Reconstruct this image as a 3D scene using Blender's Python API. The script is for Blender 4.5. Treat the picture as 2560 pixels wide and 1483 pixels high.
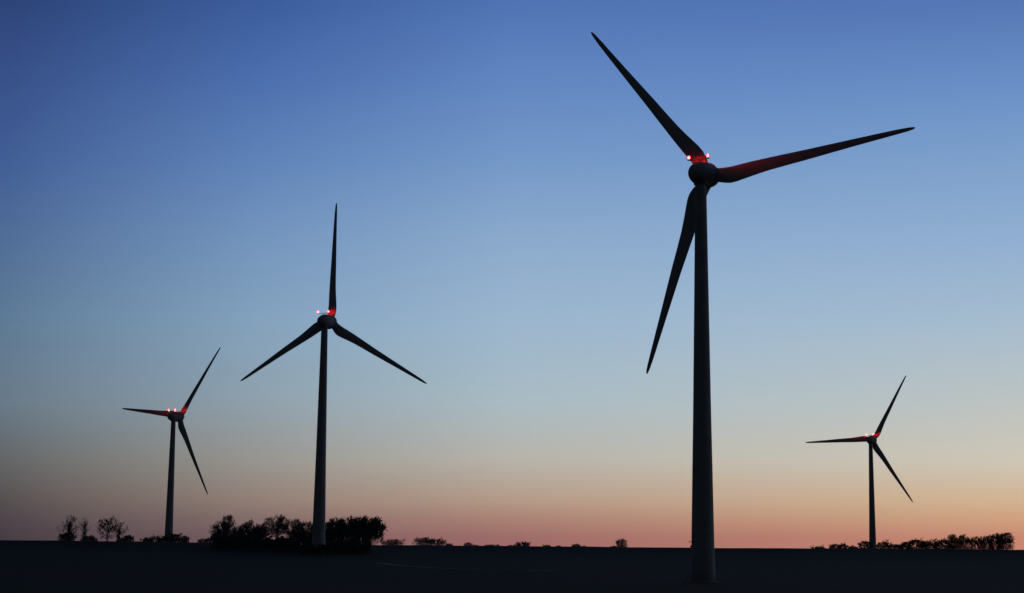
import bpy, bmesh, math, random
import numpy as np
from mathutils import Vector, Matrix

for o in list(bpy.data.objects): bpy.data.objects.remove(o)
S = bpy.context.scene
COL = S.collection
PI = math.pi

# ------------------------------------------------------------------ camera
W, H = 2560, 1483                     # photograph's own pixels, used to place things by bearing
FPX = 4605.0
PITCH = math.radians(9.344); ROLL = math.radians(0.6355)
cp, sp = math.cos(PITCH), math.sin(PITCH)
FW = Vector((0, cp, sp)); R0 = Vector((1, 0, 0)); U0 = Vector((0, -sp, cp))
CR = R0 * math.cos(ROLL) + U0 * math.sin(ROLL)
CU = -R0 * math.sin(ROLL) + U0 * math.cos(ROLL)
cam_d = bpy.data.cameras.new('camera')
cam = bpy.data.objects.new('camera', cam_d); COL.objects.link(cam)
m = Matrix((CR, CU, -FW)).transposed().to_4x4()
cam.matrix_world = m
cam_d.sensor_width = 36; cam_d.lens = FPX / W * 36
cam_d.clip_start = 0.5; cam_d.clip_end = 60000
S.camera = cam

def bearing(px, py, depth):
    """world point seen at pixel (px,py) at forward distance depth"""
    d = FW * FPX + CR * (px - W / 2) - CU * (py - H / 2)
    return d * (depth / d.y)

# ------------------------------------------------------------------ sky (afterglow low in the west, night blue above)
def srgb(c):
    return tuple(((v / 255) / 12.92 if v / 255 <= 0.04045 else ((v / 255 + 0.055) / 1.055) ** 2.4) for v in c) + (1.0,)

SKY_Y = [0, 200, 400, 600, 800, 1000, 1150, 1250, 1300, 1345]
SKY = {   # bearing column -> colours from high in the sky down to the skyline
    0:    [(45,69,121),(57,82,139),(66,95,151),(81,110,152),(94,123,151),(105,123,138),(99,101,102),(85,79,80),(76,68,73),(68,60,67)],
    640:  [(60,93,157),(77,112,175),(96,132,186),(117,150,191),(133,164,192),(145,163,175),(154,152,146),(150,131,121),(134,112,108),(122,95,98)],
    1280: [(80,116,180),(98,135,194),(117,153,201),(141,172,206),(157,184,209),(172,191,200),(188,184,174),(188,160,141),(177,134,120),(164,112,108)],
    2560: [(86,120,182),(105,143,199),(127,162,205),(147,177,212),(168,191,210),(192,199,198),(212,204,187),(220,187,152),(218,168,132),(210,142,118)],
}
world = bpy.data.worlds.new('World'); S.world = world; world.use_nodes = True
nt = world.node_tree; nt.nodes.clear()
N = nt.nodes.new; L = nt.links.new
def math_node(op, a, b=None, c=None):
    n = N('ShaderNodeMath'); n.operation = op
    for i, v in enumerate((a, b, c)):
        if v is None: continue
        if isinstance(v, (int, float)): n.inputs[i].default_value = v
        else: L(v, n.inputs[i])
    return n.outputs[0]
def maprange(v, a, b, c=0.0, d=1.0, smooth=False):
    n = N('ShaderNodeMapRange'); n.clamp = True
    if smooth: n.interpolation_type = 'SMOOTHSTEP'
    L(v, n.inputs[0])
    for i, q in enumerate((a, b, c, d)): n.inputs[i + 1].default_value = q
    return n.outputs[0]
def mixc(f, a, b):
    n = N('ShaderNodeMix'); n.data_type = 'RGBA'
    L(f, n.inputs[0])
    for s, v in ((6, a), (7, b)):
        if isinstance(v, tuple): n.inputs[s].default_value = v
        else: L(v, n.inputs[s])
    return n.outputs[2]
tc = N('ShaderNodeTexCoord'); sx = N('ShaderNodeSeparateXYZ'); L(tc.outputs['Generated'], sx.inputs[0])
elev = math_node('ARCSINE', sx.outputs[2])
azim = math_node('ARCTAN2', sx.outputs[0], sx.outputs[1])
EMAX = 0.5
efac = maprange(elev, 0.0, EMAX)
outs = []
for colx in (0, 640, 1280, 2560):
    r = N('ShaderNodeValToRGB'); cr = r.color_ramp; cr.interpolation = 'EASE' if False else 'LINEAR'
    pts = []
    for y, c in zip(SKY_Y, SKY[colx]):
        d = bearing(colx, y, 1.0)
        e = math.atan2(d.z, math.hypot(d.x, d.y))
        pts.append((e / EMAX, srgb(c)))
    pts.sort()
    top = pts[-1][1]
    pts.append((0.95, tuple(v * 0.45 for v in top[:3]) + (1,)))
    while len(cr.elements) < len(pts): cr.elements.new(0.5)
    for el, (p, c) in zip(cr.elements, pts): el.position = p; el.color = c
    L(efac, r.inputs[0]); outs.append((math.atan2(bearing(colx, 700, 1).x, 1.0), r.outputs[0]))
c = outs[0][1]
for (a0, _), (a1, o2) in zip(outs, outs[1:]):
    c = mixc(maprange(azim, a0, a1), c, o2)
# away from the afterglow (sun set at about +22 degrees) the sky falls off to night
daz = math_node('ABSOLUTE', math_node('SUBTRACT', azim, math.radians(20)))
night = N('ShaderNodeValToRGB'); night.color_ramp.elements[0].color = (0.016, 0.018, 0.023, 1)
night.color_ramp.elements[1].color = (0.013, 0.017, 0.027, 1)
L(efac, night.inputs[0])
c = mixc(maprange(daz, math.radians(38), math.radians(95), smooth=True), c, night.outputs[0])
c = mixc(maprange(elev, 0.45, 1.0, smooth=True), c, (0.011, 0.016, 0.026, 1))
c = mixc(maprange(elev, 0.0, -0.02), c, (0.004, 0.004, 0.004, 1))
bg = N('ShaderNodeBackground'); L(c, bg.inputs[0]); bg.inputs[1].default_value = 1.0
wo = N('ShaderNodeOutputWorld'); L(bg.outputs[0], wo.inputs[0])

S.view_settings.view_transform = 'Standard'
S.view_settings.look = 'None'
S.view_settings.exposure = 0.0
S.view_settings.gamma = 1.0
S.render.engine = 'CYCLES'

HAZE = 0.00003
# ------------------------------------------------------------------ materials
def mat(name, col, rough=0.8, noise=None, bump=0.0, scale=3.0, spec=None, col2=None):
    mm = bpy.data.materials.new(name); mm.use_nodes = True
    t = mm.node_tree; b = t.nodes['Principled BSDF']
    b.inputs['Roughness'].default_value = rough
    if spec is not None: b.inputs['Specular IOR Level'].default_value = spec
    if col2 is None:
        b.inputs['Base Color'].default_value = (*col, 1)
    else:
        tcx = t.nodes.new('ShaderNodeTexCoord'); no = t.nodes.new('ShaderNodeTexNoise')
        no.inputs['Scale'].default_value = scale; no.inputs['Detail'].default_value = 6
        t.links.new(tcx.outputs['Object'], no.inputs['Vector'])
        rp = t.nodes.new('ShaderNodeValToRGB')
        rp.color_ramp.elements[0].position = 0.35; rp.color_ramp.elements[1].position = 0.65
        rp.color_ramp.elements[0].color = (*col, 1); rp.color_ramp.elements[1].color = (*col2, 1)
        t.links.new(no.outputs[0], rp.inputs[0]); t.links.new(rp.outputs[0], b.inputs['Base Color'])
        if bump:
            bn = t.nodes.new('ShaderNodeBump'); bn.inputs['Strength'].default_value = bump
            t.links.new(no.outputs[0], bn.inputs['Height']); t.links.new(bn.outputs[0], b.inputs['Normal'])
    return mm
M_PAINT = mat('tower_paint', (0.31, 0.33, 0.33), 0.7, spec=0.12, col2=(0.36, 0.375, 0.37), scale=0.5)
M_BLADE = mat('blade_paint', (0.36, 0.37, 0.37), 0.35, col2=(0.40, 0.41, 0.41), scale=0.4)
M_STEEL = mat('galvanised_steel', (0.25, 0.25, 0.26), 0.5, col2=(0.30, 0.30, 0.31), scale=6)
M_CONC = mat('concrete', (0.28, 0.27, 0.25), 0.9, col2=(0.36, 0.35, 0.32), scale=2)
M_DOOR = mat('door_paint', (0.12, 0.15, 0.14), 0.5, col2=(0.14, 0.17, 0.16), scale=3)
M_BARK = mat('bark', (0.10, 0.09, 0.075), 0.95, col2=(0.17, 0.15, 0.13), scale=4, bump=0.3)
M_TWIG = mat('twigs', (0.11, 0.09, 0.075), 0.95, col2=(0.16, 0.13, 0.11), scale=2)
M_IVY = mat('ivy_leaves', (0.045, 0.065, 0.035), 0.8, col2=(0.07, 0.10, 0.05), scale=2)
M_LAMP = bpy.data.materials.new('red_beacon_light'); M_LAMP.use_nodes = True
_b = M_LAMP.node_tree.nodes['Principled BSDF']
_b.inputs['Base Color'].default_value = (0.5, 0.02, 0.02, 1)
_b.inputs['Emission Color'].default_value = (1.0, 0.012, 0.014, 1)
_b.inputs['Emission Strength'].default_value = 200
M_ADDED_LOUVRE = mat('added_louvre_black', (0.02, 0.02, 0.02), 0.6)  # for the added rings that block the beacon's light above and below

def field_mat():
    mm = bpy.data.materials.new('winter_field'); mm.use_nodes = True
    t = mm.node_tree; b = t.nodes['Principled BSDF']; b.inputs['Roughness'].default_value = 1.0
    b.inputs['Specular IOR Level'].default_value = 0.05
    tcx = t.nodes.new('ShaderNodeTexCoord')
    n1 = t.nodes.new('ShaderNodeTexNoise'); n1.inputs['Scale'].default_value = 0.012; n1.inputs['Detail'].default_value = 8
    n2 = t.nodes.new('ShaderNodeTexNoise'); n2.inputs['Scale'].default_value = 0.6; n2.inputs['Detail'].default_value = 6
    for n in (n1, n2): t.links.new(tcx.outputs['Object'], n.inputs['Vector'])
    r1 = t.nodes.new('ShaderNodeValToRGB')
    r1.color_ramp.elements[0].position = 0.4; r1.color_ramp.elements[1].position = 0.6
    r1.color_ramp.elements[0].color = (0.050, 0.042, 0.026, 1); r1.color_ramp.elements[1].color = (0.026, 0.042, 0.016, 1)
    t.links.new(n1.outputs[0], r1.inputs[0])
    mx = t.nodes.new('ShaderNodeMix'); mx.data_type = 'RGBA'; mx.blend_type = 'MULTIPLY'; mx.inputs[0].default_value = 0.6
    t.links.new(r1.outputs[0], mx.inputs[6]); t.links.new(n2.outputs[0], mx.inputs[7])
    t.links.new(mx.outputs[2], b.inputs['Base Color'])
    bn = t.nodes.new('ShaderNodeBump'); bn.inputs['Strength'].default_value = 0.6; bn.inputs['Distance'].default_value = 0.2
    t.links.new(n2.outputs[0], bn.inputs['Height']); t.links.new(bn.outputs[0], b.inputs['Normal'])
    return mm
M_FIELD = field_mat()
M_TRACK = mat('farm_track', (0.045, 0.045, 0.038), 1.0, col2=(0.06, 0.058, 0.05), scale=0.4)

# ------------------------------------------------------------------ object helpers
def tag(o, label=None, cat=None, group=None, kind=None):
    if label: o['label'] = label
    if cat: o['category'] = cat
    if group: o['group'] = group
    if kind: o['kind'] = kind
    return o
def empty(name, loc):
    o = bpy.data.objects.new(name, None); COL.objects.link(o); o.location = loc
    o.empty_display_size = 1.0
    return o
def mesh(name, V, F, material, parent=None, smooth=False):
    me = bpy.data.meshes.new(name); me.from_pydata([tuple(v) for v in V], [], F); me.update()
    if smooth:
        for p in me.polygons: p.use_smooth = True
    me.materials.append(material)
    o = bpy.data.objects.new(name, me); COL.objects.link(o)
    if parent is not None: o.parent = parent
    return o

class MB:
    """collects tubes, rings and boxes into one mesh"""
    def __init__(s): s.V = []; s.F = []
    def tube(s, pts, rad, n=6, cap=True):
        base = len(s.V); k = len(pts)
        for i, p in enumerate(pts):
            a = pts[max(0, i - 1)]; b = pts[min(k - 1, i + 1)]
            d = (b - a); d = d.normalized() if d.length > 1e-9 else Vector((0, 0, 1))
            e = d.orthogonal().normalized(); f = d.cross(e)
            for j in range(n):
                t = 2 * PI * j / n
                s.V.append(p + (e * math.cos(t) + f * math.sin(t)) * rad[i])
        for i in range(k - 1):
            for j in range(n):
                a = base + i * n + j; b = base + i * n + (j + 1) % n
                s.F.append((a, b, b + n, a + n))
        if cap and n > 2:
            s.F.append(tuple(base + j for j in range(n))[::-1]); s.F.append(tuple(base + (k - 1) * n + j for j in range(n)))
        return s
    def lathe(s, prof, origin, axis, n=32):
        axis = axis.normalized(); e = axis.orthogonal().normalized(); f = axis.cross(e); base = len(s.V)
        for (t, r) in prof:
            for j in range(n):
                a = 2 * PI * j / n
                s.V.append(origin + axis * t + (e * math.cos(a) + f * math.sin(a)) * max(r, 0.001))
        k = len(prof)
        for i in range(k - 1):
            for j in range(n):
                a = base + i * n + j; b = base + i * n + (j + 1) % n
                s.F.append((a, b, b + n, a + n))
        s.F.append(tuple(base + j for j in range(n))[::-1]); s.F.append(tuple(base + (k - 1) * n + j for j in range(n)))
        return s
    def box(s, c, ex, ey, ez):
        base = len(s.V)
        for a in (-1, 1):
            for b in (-1, 1):
                for d in (-1, 1): s.V.append(c + ex * a + ey * b + ez * d)
        for q in ((0,1,3,2),(4,6,7,5),(0,4,5,1),(2,3,7,6),(0,2,6,4),(1,5,7,3)): s.F.append(tuple(base + i for i in q))
        return s
    def ball(s, c, r, n=16, k=10):
        prof = [(-r * math.cos(PI * i / k), r * math.sin(PI * i / k)) for i in range(k + 1)]
        return s.lathe(prof, c, Vector((0, 0, 1)), n)
    def quad(s, c, a, b):
        base = len(s.V); s.V += [c - a - b, c + a - b, c + a + b, c - a + b]; s.F.append((base, base+1, base+2, base+3))
    def build(s, name, material, parent=None, smooth=False, angle=None):
        return mesh(name, s.V, s.F, material, parent, smooth)

# ------------------------------------------------------------------ terrain
TP = [(-400, -1.9), (0, -1.72), (120, -1.2), (250, 1.1), (352, 3.8), (420, 6.2), (500, 9.3), (570, 12.2), (620, 14.5), (660, 17.1),
      (690, 19.6), (740, 19.2), (800, 16.5), (890, 12.2), (1040, 12.6), (1150, 19), (1250, 28), (1350, 35), (1450, 39.2),
      (1600, 41), (2500, 38), (6000, 30), (30000, 20)]
def pchip(x):
    for i in range(len(TP) - 1):
        if x <= TP[i + 1][0]:
            x0, y0 = TP[i]; x1, y1 = TP[i + 1]
            ma = (TP[i+1][1] - TP[i-1][1]) / (TP[i+1][0] - TP[i-1][0]) if i > 0 else 0
            mb = (TP[i+2][1] - y0) / (TP[i+2][0] - x0) if i + 2 < len(TP) else 0
            h = x1 - x0; t = (x - x0) / h
            return (2*t**3-3*t**2+1)*y0 + (t**3-2*t**2+t)*h*ma + (-2*t**3+3*t**2)*y1 + (t**3-t**2)*h*mb
    return TP[-1][1]
def ground(x, y):
    z = pchip(y)
    u = max(-1.6, min(1.6, x / max(y, 200) / 0.278))          # bearing across the view, -1..1
    w = math.exp(-((y - 690) / 160.0) ** 2)
    # crest runs a little higher to the right and at the far left
    z += w * (0.45 * max(0, u) ** 1.0 * 1.9 + 0.55 * max(0, -u - 0.45) - 0.10)
    z += 0.10 * math.sin(x * 0.045 + 1.3) * w + 0.05 * math.sin(x * 0.19 + y * 0.03)
    return z
rng = random.Random(7)
ys = list(np.concatenate([np.arange(-400, 0, 50), np.arange(0, 560, 12), np.arange(560, 800, 3.0), np.arange(800, 1700, 18), np.geomspace(1700, 24000, 24)]))
xs0 = np.concatenate([-np.geomspace(9000, 460, 16), np.arange(-450, 451, 5.0), np.geomspace(460, 9000, 16)])
V = []; F = []
nx = len(xs0)
for y in ys:
    for x in xs0:
        z = ground(x, y)
        if 560 < y < 800: z += rng.uniform(-0.05, 0.07)        # stubble and clods on the crest
        V.append((x, y, z))
for j in range(len(ys) - 1):
    for i in range(nx - 1):
        a = j * nx + i; F.append((a, a + 1, a + nx + 1, a + nx))
g = mesh('ground', V, F, M_FIELD, smooth=True); tag(g, kind='structure')

def on_ground(px, depth):
    """foot point on the terrain along the bearing of pixel column px (at skyline height)"""
    p = bearing(px, 1360, depth)
    return Vector((p.x, depth, ground(p.x, depth)))

# farm track curving across the field
pts = [(940, 500), (1000, 470), (1090, 450), (1200, 436), (1330, 430), (1480, 424)]
V = []; F = []; cl = []
for i in range(len(pts) - 1):
    for t in range(14):
        t /= 14; cl.append((pts[i][0] * (1 - t) + pts[i+1][0] * t, pts[i][1] * (1 - t) + pts[i+1][1] * t))
P = [Vector(((bearing(a, 1400, b).x), b, 0)) for a, b in cl]
for i, p in enumerate(P):
    d = (P[min(i+1, len(P)-1)] - P[max(0, i-1)]).normalized(); n = Vector((-d.y, d.x, 0))
    for s_ in (-1, -0.33, 0.33, 1):
        q = p + n * 1.9 * s_; V.append((q.x, q.y, ground(q.x, q.y) + 0.06))
for i in range(len(P) - 1):
    for k in range(3): a = i*4+k; F.append((a, a+1, a+5, a+4))
tr = mesh('path', V, F, M_TRACK); tag(tr, kind='structure')

# ------------------------------------------------------------------ wind turbines
TILT = math.radians(5)
RB = 41.0
# radius, leading-edge offset, trailing-edge offset, half thickness, twist (deg)
BL = [(1.6, 1.12, 1.55, 1.00, 0), (2.6, 1.05, 1.92, 0.98, 4), (3.3, 0.95, 2.22, 0.92, 8), (4.4, 0.84, 2.52, 0.80, 10), (5.6, 0.84, 2.55, 0.66, 11),
      (7.2, 0.88, 2.35, 0.52, 10), (9.2, 0.90, 2.08, 0.42, 9), (12, 0.84, 1.78, 0.34, 7), (15.5, 0.76, 1.60, 0.27, 5), (19.5, 0.64, 1.44, 0.22, 3.5),
      (24.5, 0.57, 1.18, 0.17, 2), (29.5, 0.50, 0.92, 0.13, 1), (34, 0.44, 0.72, 0.10, 0), (37.5, 0.38, 0.56, 0.07, -1), (39.6, 0.28, 0.44, 0.05, -1),
      (40.6, 0.16, 0.32, 0.035, -1), (41.0, 0.02, 0.12, 0.01, -1)]
def blade_mesh(parent, hub, n, rad, lead, cone):
    """n rotor axis (towards wind), rad radial direction, lead direction of the leading edge"""
    V = []; F = []; K = 20
    for (r, le, te, th, tw) in BL:
        a = math.radians(tw + 3); ch = lead * math.cos(a) + n * math.sin(a); nn = n * math.cos(a) - lead * math.sin(a)
        c0 = hub + rad * r + n * (cone * (r / RB) ** 1.6)
        blend = min(1, max(0, (r - 2.4) / 4.0))
        for k in range(K):
            t = 2 * PI * k / K
            cx = math.cos(t); sy = math.sin(t)
            off = cx * le if cx > 0 else cx * te
            tt = th * sy * (1 - blend * (0.72 * max(0, -cx) ** 1.2))
            V.append(c0 + ch * off + nn * tt)
    k0 = len(BL)
    for i in range(k0 - 1):
        for k in range(K):
            a = i * K + k; b = i * K + (k + 1) % K; F.append((a, b, b + K, a + K))
    F.append(tuple(range(K))[::-1]); F.append(tuple((k0 - 1) * K + k for k in range(K)))
    o = mesh('blade', V, F, M_BLADE, parent, smooth=True)
    mb = MB(); mb.lathe([(0, 1.16), (0.75, 1.16), (0.78, 1.10), (0.0, 1.10)][:3], hub + rad * 1.55, rad, 32)
    col = mb.build('root_collar', M_BLADE, o, smooth=False)
    return o

def turbine(hub, yaw, phase, label, lamp_lat, group='wind turbines on the field'):
    yaw = math.radians(yaw); ph = math.radians(phase)
    n = Vector((math.sin(yaw) * math.cos(TILT), math.cos(yaw) * math.cos(TILT), math.sin(TILT)))
    r = Vector((math.cos(yaw), -math.sin(yaw), 0)); u = r.cross(n)
    flat = Vector((math.sin(yaw), math.cos(yaw), 0))
    ax = Vector(hub) - flat * 4.14
    gz = ground(ax.x, ax.y)
    root = empty('wind_turbine', (ax.x, ax.y, gz)); tag(root, label, 'wind turbine', group)
    hubl = Vector(hub) - Vector((ax.x, ax.y, gz))
    top = hubl.z - 0.36 - 1.9
    # tower
    def tr_(h):     # radius from height
        q = [(0, 2.33), (6, 2.16), (33, 1.69), (73, 1.12), (90, 0.95)]
        for (a, ra), (b, rb) in zip(q, q[1:]):
            if h <= b: return ra + (rb - ra) * (h - a) / (b - a)
        return q[-1][1]
    sc = 76.5 / top
    prof = []
    h = -1.5
    while h < top:
        prof.append((h, tr_(max(0, h) * sc))); h += 4.0
    prof.append((top, tr_(top * sc)))
    tw = MB().lathe(prof, Vector((0, 0, 0)), Vector((0, 0, 1)), 48).build('tower', M_PAINT, root, smooth=True)
    for hh in (21.5, 46.0, 66.0):
        fl = MB(); rr = tr_(hh * sc); fl.lathe([(hh - 0.06, rr - 0.02), (hh - 0.06, rr + 0.035), (hh + 0.06, rr + 0.035), (hh + 0.06, rr - 0.02)], Vector((0, 0, 0)), Vector((0, 0, 1)), 48)
        fl.build('flange_ring', M_PAINT, tw)
    MB().lathe([(-1.0, 2.9), (0.06, 2.9), (0.12, 2.7)], Vector((0, 0, 0)), Vector((0, 0, 1)), 40).build('foundation', M_CONC, root)
    # door and steps on the left flank of the tower
    dd = Vector((-0.55, 0.84, 0)).normalized(); side = Vector((-dd.y, dd.x, 0))
    dr = MB(); dr.box(dd * 2.26 + Vector((0, 0, 3.2)), dd * 0.12, side * 0.48, Vector((0, 0, 1.1)))
    door = dr.build('door', M_DOOR, tw)
    stp = MB()
    for k in range(9): stp.box(dd * (2.75 + 0.28 * k) + Vector((0, 0, 2.0 - 0.2 * k)), dd * 0.13, side * 0.5, Vector((0, 0, 0.025)))
    for s_ in (-1, 1):
        stp.tube([dd * 2.5 + side * 0.52 * s_ + Vector((0, 0, 2.05)), dd * 5.1 + side * 0.52 * s_ + Vector((0, 0, 0.15))], [0.05, 0.05], 6)
        stp.tube([dd * 2.5 + side * 0.52 * s_ + Vector((0, 0, 3.05)), dd * 5.1 + side * 0.52 * s_ + Vector((0, 0, 1.15))], [0.03, 0.03], 6)
        for q in (0, 0.5, 1): stp.tube([dd * (2.5 + 2.6 * q) + side * 0.52 * s_ + Vector((0, 0, 2.05 - 1.9 * q)), dd * (2.5 + 2.6 * q) + side * 0.52 * s_ + Vector((0, 0, 3.05 - 1.9 * q))], [0.03, 0.03], 6)
    stp.build('steps', M_STEEL, root)
    # small lamp bracket above the door
    ld = Vector((-1, 0, 0)); br = MB(); br.tube([ld * 2.0 + Vector((0, 0, 7.3)), ld * 2.5 + Vector((0, 0, 7.45))], [0.05, 0.05], 6); br.box(ld * 2.5 + Vector((0, 0, 7.45)), ld * 0.14, Vector((0, 0.12, 0)), Vector((0, 0, 0.07)))
    br.build('bracket', M_STEEL, tw)
    # nacelle: egg that widens from the rear tip to the generator ring
    nc = [(-7.75, 0.0), (-7.72, 0.35), (-7.55, 0.80), (-7.2, 1.22), (-6.7, 1.58), (-6.0, 1.90), (-5.2, 2.13), (-4.4, 2.28), (-3.6, 2.36), (-2.7, 2.40), (-1.75, 2.40)]
    na = MB().lathe(nc, hubl, n, 48).build('nacelle', M_PAINT, root, smooth=True)
    MB().lathe([(-1.74, 2.30), (-1.74, 2.52), (-1.50, 2.56), (-1.05, 2.56), (-0.95, 2.50), (-0.95, 2.3)], hubl, n, 48).build('generator_ring', M_PAINT, na)
    MB().lathe([(top - 0.3, 1.35), (top + 0.5, 1.38), (top + 0.9, 1.5)], Vector((0, 0, 0)), Vector((0, 0, 1)), 40).build('yaw_collar', M_PAINT, na)
    sp_ = [(-0.93, 2.36), (-0.4, 2.36), (0.3, 2.26), (1.0, 2.05), (1.6, 1.72), (2.1, 1.30), (2.45, 0.85), (2.62, 0.4), (2.66, 0.0)]
    MB().lathe(sp_, hubl, n, 48).build('hub', M_PAINT, root, smooth=True)
    for k in range(3):
        a = ph + 2 * PI * k / 3
        rad = r * math.cos(a) + u * math.sin(a); tan = -r * math.sin(a) + u * math.cos(a)
        blade_mesh(root, hubl, n, rad, tan, 2.2)
    # light bar with two beacons, and a small wind sensor mast
    c0 = hubl - n * 5.2 + u * 2.2
    bz = hubl.z - 0.36 + 2.28 + 0.24
    bar = MB(); cc = Vector((c0.x, c0.y, bz))
    bar.tube([cc - r * 2.05, cc + r * 2.05], [0.07, 0.07], 8)
    bar.tube([cc - Vector((0, 0, 0.6)), cc + Vector((0, 0, 0.03))], [0.16, 0.09], 8)
    for s_ in (-1, 1): bar.tube([cc - Vector((0, 0, 0.62)) + r * 0.25 * s_, cc + r * 0.9 * s_], [0.05, 0.05], 6)
    for s_ in (-1, 1): bar.tube([cc + r * 1.98 * s_, cc + r * 1.98 * s_ + Vector((0, 0, 0.20))], [0.30, 0.16], 12)
    b_ = bar.build('light_bar', M_STEEL, root)
    for s_ in (-1, 1):
        c_ = cc + r * 1.98 * s_ + Vector((0, 0, 0.50))
        lamp = MB().lathe([(-0.27, 0.12), (-0.25, 0.25), (0.25, 0.25), (0.27, 0.12)], c_, Vector((0, 0, 1)), 20).build('beacon_lamp', M_LAMP, b_)
        lv = MB()                                            # thin rings added round the lamp only to narrow its beam to level
        for q in (-0.27, -0.18, -0.09, 0.0, 0.09, 0.18, 0.27): lv.lathe([(q - 0.005, 0.24), (q - 0.005, 0.43), (q + 0.005, 0.43), (q + 0.005, 0.24)], c_, Vector((0, 0, 1)), 20)
        lv.build('added_beam_louvre', M_ADDED_LOUVRE, b_)
    sm = MB(); c1 = hubl - n * 3.2 + u * 2.3
    sm.tube([c1, c1 + Vector((0, 0, 0.75))], [0.05, 0.04], 6); sm.tube([c1 + Vector((0, 0, 0.75)) - r * 0.3, c1 + Vector((0, 0, 0.75)) + r * 0.3], [0.03, 0.03], 6)
    sm.build('wind_sensor', M_STEEL, root)
    return root
LR = 0.27
turbine((38.186, 351.786, 82.175), 27.358, 127.886, 'largest and nearest wind turbine, a blade hanging down behind its thick tower', 1.85)
turbine((-61.753, 620.27, 92.587), 21.717, 87.507, 'second largest wind turbine in front of the wood, with one blade pointing straight up', 1.85)
turbine((-160.456, 890.616, 85.727), 33.207, 51.851, 'small wind turbine left of the wood, above low bushes, one blade reaching left', 1.85)
turbine((204.642, 1038.948, 91.152), 29.373, 60.303, 'smallest wind turbine, rising behind the long hedge on the far right', 1.85)

# ------------------------------------------------------------------ trees
def perp(v, rn):
    d = Vector((rn.gauss(0, 1), rn.gauss(0, 1), rn.gauss(0, 1)))
    return (d - v * d.dot(v)).normalized()

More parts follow.
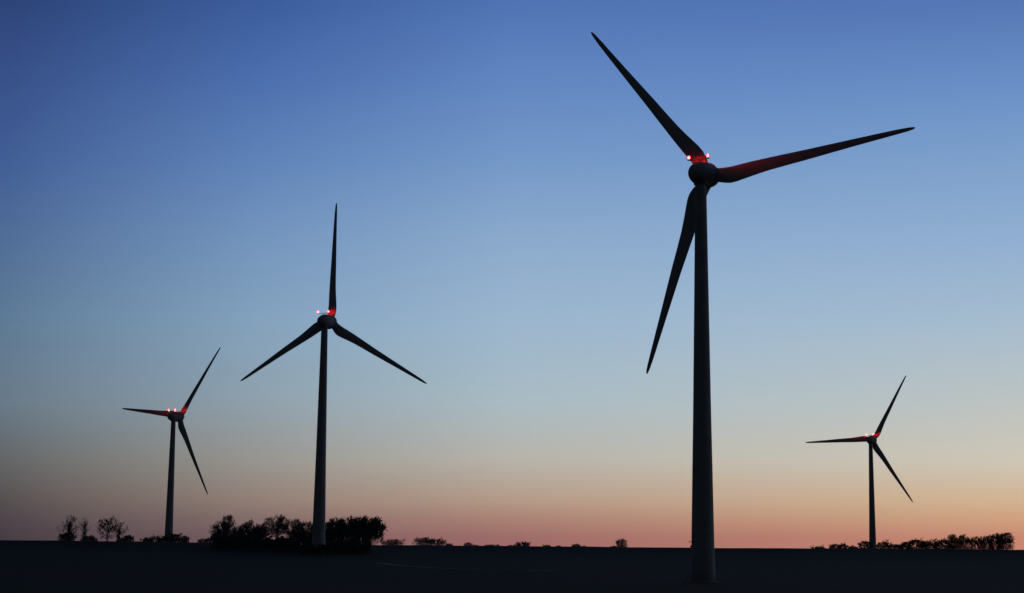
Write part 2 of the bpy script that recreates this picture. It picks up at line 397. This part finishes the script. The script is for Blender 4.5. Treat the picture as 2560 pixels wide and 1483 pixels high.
def tree(name, label, cat, px, depth, hgt, wid, seed, limbs=11, subs=8, twigs=7, ivy=0, ivy_trunk=0, crown_low=0.22,
         top_bias=0.0, ragged=0.25, group=None, tw_r=0.035, lean=0.0, flat=0.75, trunk_top=0.62, stems=1, dy=0.0, fill=240, fan=5):
    rn = random.Random(seed)
    foot = on_ground(px, depth) + Vector((0, dy, -0.15))
    root = empty(name, foot); tag(root, label, cat, group)
    tk = MB(); cr = MB(); lv = MB()
    cz = hgt * (crown_low + (1 - crown_low) / 2); rz = hgt * (1 - crown_low) / 2; rx = wid / 2
    stemsP = []
    for s_ in range(stems):
        ox = 0 if stems == 1 else (s_ / (stems - 1) - 0.5) * wid * 0.5
        pts = [Vector((ox * 0.5, rn.uniform(-.2, .2), 0))]; k = 7
        for i in range(1, k + 1):
            t = i / k
            pts.append(Vector((ox * (0.5 + 0.5 * t) + lean * hgt * t + rn.uniform(-1, 1) * 0.025 * hgt, rn.uniform(-1, 1) * 0.025 * hgt, hgt * trunk_top * t)))
        r0 = 0.024 * hgt / (stems ** 0.4)
        tk.tube(pts, [r0 * (1.25 if i == 0 else 1 - 0.7 * i / k) for i in range(k + 1)], 7)
        stemsP.append((pts, r0))
    ends = []; LN = []
    for pts, r0 in stemsP: LN += pts[2:]
    for li in range(limbs):
        pts, r0 = stemsP[li % stems]
        f = rn.uniform(0.28, 1.0) if li else 1.0
        q = f * (len(pts) - 1); i0 = min(int(q), len(pts) - 2); st = pts[i0].lerp(pts[i0 + 1], q - i0)
        az = 2 * PI * (li * 0.381966) + rn.uniform(-.4, .4)
        vz = rn.uniform(-0.35, 1.0) * (0.4 + 0.6 * f)
        if li == 0: vz = 0.9
        elif vz > 0.75: vz = 0.75
        hor = math.sqrt(max(0, 1 - vz * vz)); rr = 1 - rn.uniform(0, ragged) + (ragged * 0.6 if rn.random() < 0.15 else 0)
        end = Vector((math.cos(az) * hor * rx * rr + lean * hgt, math.sin(az) * hor * rx * rr * flat, cz + vz * rz * rr))
        if end.z < st.z - 0.1 * hgt: end.z = st.z
        mid = st.lerp(end, 0.5) + Vector((0, 0, -0.06 * (end - st).length)) + perp(Vector((0, 0, 1)), rn) * 0.06 * (end - st).length
        lp = [st, st.lerp(mid, 0.5) + Vector((0, 0, -0.02 * hgt)), mid, mid.lerp(end, 0.55) + Vector((0, 0, 0.02 * hgt)), end]
        lr = r0 * 0.42 * (1.1 - 0.5 * f)
        LN += [lp[1], lp[2], lp[3], lp[2].lerp(lp[3], .5), lp[1].lerp(lp[2], .5)]
        tk.tube(lp, [lr, lr * .8, lr * .6, lr * .4, lr * .2], 5)
        L0 = (end - st).length
        for si in range(subs):
            t = 0.25 + 0.75 * (si + rn.random()) / subs
            q2 = t * 4; j0 = min(int(q2), 3); sp0 = lp[j0].lerp(lp[j0 + 1], q2 - j0)
            dr = ((end - st).normalized() * 0.6 + perp((end - st).normalized(), rn) * 0.9 + Vector((0, 0, 0.35))).normalized()
            sl = L0 * rn.uniform(0.22, 0.42) * (1.15 - 0.5 * t)
            e2 = sp0 + dr * sl
            m2 = sp0.lerp(e2, 0.5) + perp(dr, rn) * sl * 0.12
            cr.tube([sp0, m2, e2], [max(tw_r * 1.6, lr * 0.35), tw_r * 1.3, tw_r * 0.8], 4, cap=False)
            for ti in range(twigs):
                tt = rn.uniform(0.25, 1.0); s3 = sp0.lerp(m2, tt * 2) if tt < 0.5 else m2.lerp(e2, tt * 2 - 1)
                d3 = (dr * 0.7 + perp(dr, rn) * rn.uniform(0.5, 1.1) + Vector((0, 0, 0.25))).normalized()
                l3 = sl * rn.uniform(0.3, 0.65)
                e3 = s3 + d3 * l3
                cr.tube([s3, e3], [tw_r, tw_r * 0.45], 3, cap=False)
                for _ in range(2):
                    s4 = s3.lerp(e3, rn.uniform(0.3, 0.95)); e4 = s4 + (d3 + perp(d3, rn) * 0.9).normalized() * l3 * rn.uniform(0.3, 0.6)
                    cr.tube([s4, e4], [tw_r * 0.7, tw_r * 0.35], 3, cap=False)
                ends.append(e3)
    # fine twigs filling the crown, each spray joined to the nearest limb
    base_w = 0.92 if cat == 'bush' or crown_low < 0.06 or group in (G3, G4) else 0.65
    nb = fill
    P0 = []
    for a_ in range(nb):
        v = rn.random() ** 0.8
        prof = (base_w + (1 - base_w) * min(1, v / 0.45)) if v < 0.45 else math.sqrt(max(0, 1 - ((v - 0.45) / 0.56) ** 2.8))
        q = rn.random() ** 0.45 * (1 - ragged * 0.35 * (0.5 + 0.5 * math.sin(7 * v + seed)))
        az = rn.uniform(0, 2 * PI); q *= 1 + 0.10 * math.sin(3 * az + seed) + 0.06 * math.sin(7 * az + v * 9)
        P0.append(Vector((math.cos(az) * rx * prof * q + lean * hgt * v, math.sin(az) * rx * prof * q * flat, hgt * (crown_low + (1 - crown_low) * v * (1 - 0.08 * rn.random())))))
    lim = np.array([tuple(p) for p in LN])
    for p in P0:
        dd_ = lim - np.array(tuple(p)); dd_[:, 2] += 0.12 * hgt
        nd = Vector(lim[int(np.argmin((dd_ ** 2).sum(1)))])
        dr = (p - nd); Ld = dr.length
        if Ld < 0.05: continue
        dr.normalize(); md = nd.lerp(p, 0.5) - Vector((0, 0, 0.06 * Ld))
        cr.tube([nd, md, p], [tw_r * 1.5, tw_r * 1.2, tw_r], 3, cap=False)
        out = (Vector((p.x / max(rx, .1), p.y / max(rx, .1), 0.9)).normalized() + dr * 0.7).normalized()
        sl = hgt * rn.uniform(0.05, 0.10)
        for ti in range(fan):
            st_ = md.lerp(p, rn.random()); d3 = (out + perp(out, rn) * rn.uniform(0.2, 0.9)).normalized(); e3 = st_ + d3 * sl * rn.uniform(0.6, 1.1)
            if e3.z > hgt * 1.03: e3.z = hgt * 1.0
            cr.tube([st_, e3], [tw_r, tw_r * 0.45], 3, cap=False)
            s4 = st_.lerp(e3, rn.uniform(0.3, 0.8)); e4 = s4 + (d3 + perp(d3, rn) * 0.9).normalized() * sl * 0.4
            cr.tube([s4, e4], [tw_r * 0.7, tw_r * 0.4], 3, cap=False)
    if base_w > 0.9:                                          # shoots rising from the ground fill the foot of bushes and hedges
        for a_ in range(90):
            az = rn.uniform(0, 2 * PI); q = math.sqrt(rn.random())
            b0 = Vector((math.cos(az) * rx * 0.9 * q, math.sin(az) * rx * 0.9 * q * flat, 0))
            hh = hgt * rn.uniform(0.25, 0.7) * (1 - 0.35 * q * q)
            e0 = b0 + Vector((rn.gauss(0, 0.12) * hh + b0.x * 0.1, rn.gauss(0, 0.12) * hh, hh))
            cr.tube([b0, b0.lerp(e0, .5) + perp(Vector((0, 0, 1)), rn) * 0.05 * hh, e0], [tw_r * 1.3, tw_r, tw_r * 0.6], 3, cap=False)
            for ti in range(6):
                st_ = b0.lerp(e0, rn.uniform(0.1, 0.95)); d3 = (Vector((0, 0, 0.8)) + perp(Vector((0, 0, 1)), rn) * rn.uniform(0.4, 1.3)).normalized()
                cr.tube([st_, st_ + d3 * hh * rn.uniform(0.15, 0.35)], [tw_r * 0.9, tw_r * 0.45], 3, cap=False)
    for _ in range(ivy_trunk):
        pts, r0 = stemsP[rn.randrange(stems)]; q = rn.random() ** 1.0 * (len(pts) - 1); i0 = min(int(q), len(pts) - 2)
        c_ = pts[i0].lerp(pts[i0 + 1], q - i0) + Vector((rn.gauss(0, 1), rn.gauss(0, 1), rn.gauss(0, 1))) * hgt * 0.045
        d = Vector((rn.gauss(0, 1), rn.gauss(0, 1), rn.gauss(0, 1))).normalized(); e = perp(d, rn)
        z = rn.uniform(0.10, 0.2); lv.quad(c_, d * z, e * z)
    for _ in range(ivy):
        # leaves gathered round the twig ends
        c_ = rn.choice(ends) + Vector((rn.gauss(0, 1), rn.gauss(0, 1), rn.gauss(0, 1))) * 0.035 * hgt
        if c_.z < 0.05: continue
        d = Vector((rn.gauss(0, 1), rn.gauss(0, 1), rn.gauss(0, 1))).normalized(); e = perp(d, rn)
        z = rn.uniform(0.10, 0.22); lv.quad(c_, d * z, e * z)
    tk.build('trunk', M_BARK, root, smooth=True)
    c_ = cr.build('crown', M_TWIG, root)
    if lv.V: lv.build('ivy', M_IVY, root)
    return root

def seen(px, top, depth):
    """height above ground for a thing whose top shows at pixel row top"""
    f = on_ground(px, depth); b = bearing(px, top, depth); return b.z - f.z
def ppm(depth): return FPX / depth

# name, label, px, top row, width px, depth, kwargs
G1 = 'bare trees on the crest at the far left'; G2 = 'trees of the wood beside the second turbine'
G3 = 'far trees peeping over the bare skyline'; G4 = 'trees of the long hedge on the right'; G5 = 'bushes along the foot of the wood'
G6 = 'low bushes on the crest at the left'
TREES = [
 ('bare_tree', 'leftmost bare tree, ragged and tall with an ivy-clad trunk', 'tree', 172, 1286, 46, 696, dict(fill=80, fan=4, limbs=12, subs=6, twigs=4, ivy_trunk=650, ivy=40, crown_low=0.12, ragged=0.5, trunk_top=0.7, group=G1)),
 ('bare_tree', 'thin narrow bare tree between the two wider ones at the far left', 'tree', 210, 1292, 30, 700, dict(fill=50, fan=3, limbs=8, subs=5, twigs=3, ivy_trunk=300, ragged=0.5, crown_low=0.1, trunk_top=0.8, group=G1, tw_r=0.03)),
 ('bare_tree', 'broad bare tree with layered limbs at the far left, third from the edge', 'tree', 268, 1290, 66, 696, dict(fill=110, fan=4, limbs=14, subs=7, twigs=5, ivy=250, ivy_trunk=150, crown_low=0.1, ragged=0.45, trunk_top=0.75, group=G1)),
 ('bare_tree', 'bare tree with a dark ivy clump on its trunk and branches flung to the right', 'tree', 294, 1306, 50, 693, dict(fill=50, fan=3, limbs=9, subs=6, twigs=3, ivy_trunk=420, crown_low=0.2, ragged=0.4, lean=0.05, group=G1)),
 ('bush', 'dark low bush closing the far left tree group on its right', 'bush', 318, 1338, 34, 694, dict(limbs=9, subs=7, twigs=6, ivy=700, crown_low=0.0, group=G1, stems=3)),
 ('bush', 'low scrubby bush under the thin bare tree at the far left', 'bush', 222, 1340, 44, 697, dict(limbs=9, subs=7, twigs=5, ivy=300, crown_low=0.0, group=G1, stems=3)),
 ('bush', 'low scrub at the foot of the leftmost bare tree', 'bush', 166, 1332, 44, 694, dict(limbs=9, subs=7, twigs=5, ivy=450, crown_low=0.0, group=G1, stems=3)),
 ('bush', 'low bush just left of the small left turbine tower', 'bush', 381, 1342, 52, 715, dict(limbs=10, subs=7, twigs=6, ivy=500, crown_low=0.0, group=G6, stems=4)),
 ('bush', 'rounded dark bush in front of the small left turbine tower foot', 'bush', 428, 1336, 50, 705, dict(limbs=12, subs=8, twigs=7, ivy=1300, crown_low=0.0, group=G6, stems=4)),
 ('bush', 'small twiggy bush right of the small left turbine tower', 'bush', 460, 1338, 26, 712, dict(limbs=9, subs=6, twigs=5, ivy=150, crown_low=0.05, group=G6, stems=2)),
 ('bush', 'pale distant bush, left of two just before the wood', 'bush', 504, 1346, 22, 1440, dict(limbs=10, subs=6, twigs=5, ivy=300, crown_low=0.05, group=G6, stems=2, tw_r=0.06)),
 ('bush', 'pale distant bush, right of two just before the wood', 'bush', 519, 1345, 20, 1440, dict(limbs=10, subs=6, twigs=5, ivy=300, crown_low=0.05, group=G6, stems=2, tw_r=0.06)),
 # the wood
 ('bare_tree', 'leftmost tree of the wood, rounded and bare', 'tree', 552, 1299, 42, 668, dict(limbs=14, subs=9, twigs=7, ivy=500, crown_low=0.05, group=G2)),
 ('bare_tree', 'tree near the left end of the wood whose bare top branches stick out above', 'tree', 569, 1286, 34, 672, dict(limbs=10, subs=7, twigs=5, crown_low=0.3, ragged=0.5, group=G2, trunk_top=0.75)),
 ('bare_tree', 'round topped tree, third from the left end of the wood', 'tree', 594, 1313, 34, 668, dict(limbs=12, subs=8, twigs=7, ivy=400, crown_low=0.1, group=G2)),
 ('bare_tree', 'domed dark tree, fourth from the left end of the wood', 'tree', 619, 1303, 40, 668, dict(limbs=14, subs=9, twigs=8, ivy=1100, crown_low=0.15, group=G2)),
 ('bare_tree', 'lower flat topped tree left of the high see-through crown in the wood', 'tree', 649, 1309, 38, 668, dict(limbs=13, subs=9, twigs=8, ivy=800, crown_low=0.15, group=G2)),
 ('bare_tree', 'high round see-through crown in the middle left of the wood', 'tree', 692, 1287, 58, 668, dict(limbs=15, subs=9, twigs=8, ivy=450, crown_low=0.3, group=G2, ragged=0.2)),
 ('bare_tree', 'tree right of the high see-through crown, its top sloping down to the right', 'tree', 733, 1295, 48, 668, dict(limbs=14, subs=9, twigs=8, ivy=600, crown_low=0.15, group=G2)),
 ('bare_tree', 'bare tree just left of the tower of the second turbine', 'tree', 766, 1303, 42, 668, dict(limbs=14, subs=9, twigs=7, ivy=500, crown_low=0.1, group=G2)),
 ('bare_tree', 'tree of the wood partly hidden by the tower of the second turbine', 'tree', 797, 1304, 40, 668, dict(limbs=12, subs=8, twigs=7, ivy=500, crown_low=0.1, group=G2)),
 ('dense_tree', 'dense tree just right of the tower of the second turbine', 'tree', 836, 1292, 46, 662, dict(limbs=15, subs=9, twigs=8, ivy=3200, crown_low=0.05, group=G2)),
 ('dense_tree', 'dense level topped tree, second from the right end of the wood', 'tree', 866, 1293, 46, 660, dict(limbs=15, subs=9, twigs=8, ivy=3600, crown_low=0.04, group=G2)),
 ('dense_tree', 'dense tall tree near the right end of the wood', 'tree', 899, 1290, 50, 656, dict(limbs=16, subs=9, twigs=8, ivy=5200, crown_low=0.03, group=G2)),
 ('dense_tree', 'black rounded tree that ends the wood on the right, bulging outward', 'tree', 924, 1292, 60, 654, dict(limbs=17, subs=9, twigs=8, ivy=6500, crown_low=0.10, group=G2, ragged=0.12)),
 # beyond the crest
 ('bare_tree', 'low domed tree just right of the wood on the skyline', 'tree', 981, 1347, 56, 1440, dict(limbs=14, subs=8, twigs=7, ivy=500, crown_low=0.1, group=G3, tw_r=0.06)),
 ('bare_tree', 'taller domed tree of the double clump right of the wood', 'tree', 1060, 1342, 46, 1440, dict(limbs=14, subs=8, twigs=7, ivy=500, crown_low=0.1, group=G3, tw_r=0.06)),
 ('bare_tree', 'right half of the double clump right of the wood', 'tree', 1092, 1346, 44, 1440, dict(limbs=14, subs=8, twigs=7, ivy=400, crown_low=0.1, group=G3, tw_r=0.06)),
 ('bush', 'low bush trailing off right of the double clump', 'bush', 1122, 1359, 22, 1440, dict(limbs=9, subs=6, twigs=5, ivy=300, crown_low=0.0, group=G3, tw_r=0.06, stems=2)),
 ('bare_tree', 'faint thin tree top midway between the wood and the pair of low bushes', 'tree', 1170, 1355, 26, 1440, dict(limbs=9, subs=6, twigs=4, ivy=0, crown_low=0.1, group=G3, tw_r=0.05, ragged=0.4)),
 ('bush', 'faint low bush on the skyline right of the thin tree top', 'bush', 1190, 1361, 20, 1440, dict(limbs=8, subs=6, twigs=4, ivy=0, crown_low=0.0, group=G3, tw_r=0.05)),
 ('bush', 'left one of two dark low bushes near the middle of the skyline', 'bush', 1223, 1361, 24, 1400, dict(limbs=10, subs=6, twigs=5, ivy=600, crown_low=0.0, group=G3, tw_r=0.06)),
 ('bush', 'right one of two dark low bushes near the middle of the skyline', 'bush', 1241, 1361, 18, 1400, dict(limbs=10, subs=6, twigs=5, ivy=600, crown_low=0.0, group=G3, tw_r=0.06)),
 ('bush', 'low bush leading up to the broad round tree near the middle', 'bush', 1280, 1362, 30, 1440, dict(limbs=9, subs=6, twigs=5, ivy=200, crown_low=0.0, group=G3, tw_r=0.06)),
 ('bare_tree', 'broad round twiggy tree near the middle of the skyline', 'tree', 1307, 1353, 42, 1440, dict(limbs=14, subs=8, twigs=7, ivy=200, crown_low=0.05, group=G3, tw_r=0.06)),
 ('bush', 'very low dark mound of a bush right of the broad round tree', 'bush', 1367, 1362, 26, 1440, dict(limbs=9, subs=6, twigs=5, ivy=300, crown_low=0.0, group=G3, tw_r=0.06)),
 ('bush', 'faintest low bush between two mounds on the skyline', 'bush', 1396, 1363, 18, 1440, dict(limbs=8, subs=5, twigs=4, ivy=0, crown_low=0.0, group=G3, tw_r=0.05)),
 ('bush', 'small dark bush with a flat tail, left of the lone round tree', 'bush', 1440, 1359, 24, 1440, dict(limbs=10, subs=6, twigs=5, ivy=500, crown_low=0.0, group=G3, tw_r=0.06)),
 ('bush', 'flat low tail of scrub beside the small dark bush', 'bush', 1458, 1364, 22, 1440, dict(limbs=8, subs=5, twigs=4, ivy=300, crown_low=0.0, group=G3, tw_r=0.06)),
 ('bare_tree', 'lone round see-through tree left of the nearest tower', 'tree', 1553, 1346, 30, 1440, dict(limbs=13, subs=7, twigs=6, ivy=120, crown_low=0.15, group=G3, tw_r=0.06)),
 ('bush', 'scrap of scrub left of the lone round tree', 'bush', 1533, 1364, 20, 1440, dict(limbs=8, subs=5, twigs=4, ivy=100, crown_low=0.0, group=G3, tw_r=0.06)),
 ('bush', 'tiny bush peeping out left behind the nearest turbine tower at the skyline', 'bush', 1731, 1364, 10, 694, dict(limbs=7, subs=5, twigs=4, ivy=120, crown_low=0.0, group=G3, stems=2)),
 # right-hand hedge
 ('bush', 'barely visible scrub at the left start of the right hedge', 'bush', 2048, 1367, 34, 712, dict(limbs=8, subs=6, twigs=5, ivy=200, crown_low=0.0, group=G4, stems=3)),
 ('bush', 'first twiggy clump at the left of the right hedge', 'bush', 2086, 1359, 24, 712, dict(limbs=10, subs=6, twigs=5, ivy=120, crown_low=0.0, group=G4, stems=3)),
 ('bush', 'second twiggy clump of the right hedge, beside the first', 'bush', 2107, 1358, 24, 712, dict(limbs=10, subs=6, twigs=5, ivy=120, crown_low=0.0, group=G4, stems=3)),
 ('bush', 'low gap bush between twiggy clumps and the tower of the smallest turbine', 'bush', 2131, 1364, 24, 712, dict(limbs=8, subs=6, twigs=4, ivy=80, crown_low=0.0, group=G4, stems=3)),
 ('bush', 'round clump touching the left side of the smallest turbine tower', 'bush', 2162, 1351, 34, 712, dict(limbs=12, subs=7, twigs=6, ivy=200, crown_low=0.0, group=G4, stems=3)),
 ('bush', 'bush touching the right side of the smallest turbine tower', 'bush', 2210, 1353, 38, 712, dict(limbs=13, subs=7, twigs=6, ivy=300, crown_low=0.0, group=G4, stems=4)),
 ('bush', 'low stretch of hedge right of the smallest turbine', 'bush', 2238, 1360, 34, 712, dict(limbs=11, subs=7, twigs=6, ivy=300, crown_low=0.0, group=G4, stems=4)),
 ('bush', 'bush where the right hedge begins to rise', 'bush', 2265, 1355, 32, 708, dict(limbs=11, subs=7, twigs=6, ivy=350, crown_low=0.0, group=G4, stems=4)),
 ('bare_tree', 'dark rounded mound at the left of the higher part of the right hedge', 'tree', 2294, 1349, 46, 706, dict(limbs=14, subs=8, twigs=7, ivy=600, crown_low=0.0, group=G4, stems=4)),
 ('bare_tree', 'lower twiggy mound in the middle of the right hedge', 'tree', 2328, 1350, 42, 706, dict(limbs=14, subs=8, twigs=7, ivy=450, crown_low=0.0, group=G4, stems=4)),
 ('bare_tree', 'spiky topped mound just before the tall end of the right hedge', 'tree', 2358, 1347, 36, 706, dict(limbs=13, subs=8, twigs=6, ivy=350, crown_low=0.0, group=G4, stems=4, ragged=0.4)),
 ('bare_tree', 'upright spiky tree, first of the tall end of the right hedge', 'tree', 2383, 1334, 26, 704, dict(limbs=12, subs=8, twigs=6, ivy=200, crown_low=0.05, group=G4, stems=2, ragged=0.35)),
 ('bare_tree', 'second tall tree of the right hedge, beside a narrow gap', 'tree', 2406, 1336, 30, 704, dict(limbs=13, subs=8, twigs=7, ivy=300, crown_low=0.05, group=G4, stems=2)),
 ('bare_tree', 'broad see-through tree in the tall end of the right hedge', 'tree', 2437, 1340, 40, 704, dict(limbs=14, subs=8, twigs=7, ivy=300, crown_low=0.08, group=G4, stems=3)),
 ('bare_tree', 'tree with tangled top, third from the right end of the right hedge', 'tree', 2466, 1338, 34, 704, dict(limbs=14, subs=8, twigs=7, ivy=250, crown_low=0.08, group=G4, stems=3, ragged=0.35)),
 ('bare_tree', 'second to last tree at the right end of the right hedge', 'tree', 2491, 1332, 36, 704, dict(limbs=15, subs=8, twigs=7, ivy=350, crown_low=0.08, group=G4, stems=3)),
 ('bare_tree', 'last and tallest rounded tree at the right end of the right hedge', 'tree', 2513, 1330, 40, 702, dict(limbs=15, subs=9, twigs=7, ivy=450, crown_low=0.05, group=G4, stems=3)),
]
for i, (nm, lab, cat, px, top, wpx, dep, kw) in enumerate(TREES):
    h_ = seen(px, top, dep)
    tree(nm, lab, cat, px, dep, max(1.0, h_) * 1.0, wpx * (1.18 if kw['group'] in (G2, G4) else 1.08) / ppm(dep), 100 + i * 7, **kw)
# undergrowth along the foot of the wood: from left to right
UG = ['leftmost bush under the wood', 'second bush from the left under the wood', 'third bush from the left under the wood, beneath the domed tree',
      'bush under the flat topped tree of the wood', 'bush under the left side of the high see-through crown', 'bush under the right side of the high see-through crown',
      'bush under the sloping topped tree of the wood', 'bush hiding the left of the foot of the second turbine tower', 'bush hiding the right of the foot of the second turbine tower',
      'bush in the dark gap right of the second turbine tower', 'bush under the dense level topped tree', 'bush at the right end of the wood', 'taller bush in the wood just left behind the second turbine tower',
      'taller bush in the wood directly behind the second turbine tower', 'taller bush in the wood just right behind the second turbine tower']
UGD = [662, 662, 661, 660, 658, 656, 652, 616, 615, 632, 630, 634, 662, 662, 661]
for i, lab in enumerate(UG):
    px = [550, 580, 612, 642, 672, 702, 732, 770, 815, 846, 880, 912, 756, 790, 824][i]
    tree('bush', lab, 'bush', px, UGD[i], [5.0, 4.6, 4.8, 4.4, 4.0, 4.2, 4.4, 3.0, 3.2, 4.4, 4.8, 4.2, 6.4, 6.0, 6.8][i], 6.6, 900 + i, limbs=12, subs=8, twigs=6,
         ivy=2600, crown_low=0.0, stems=4, group=G5, dy=-4.0)
# ------------------------------------------------------------------ evening haze over the fields
hz = MB(); hz.box(Vector((0, 1500, 80)), Vector((3500, 0, 0)), Vector((0, 2200, 0)), Vector((0, 0, 90)))
MH = bpy.data.materials.new('evening_haze'); MH.use_nodes = True; t = MH.node_tree; t.nodes.clear()
vo = t.nodes.new('ShaderNodeVolumePrincipled'); vo.inputs['Color'].default_value = (0.8, 0.85, 0.95, 1); vo.inputs['Density'].default_value = HAZE
oo = t.nodes.new('ShaderNodeOutputMaterial'); t.links.new(vo.outputs[0], oo.inputs['Volume'])
if HAZE > 0:
    h_ = hz.build('haze', MH); tag(h_, kind='stuff')
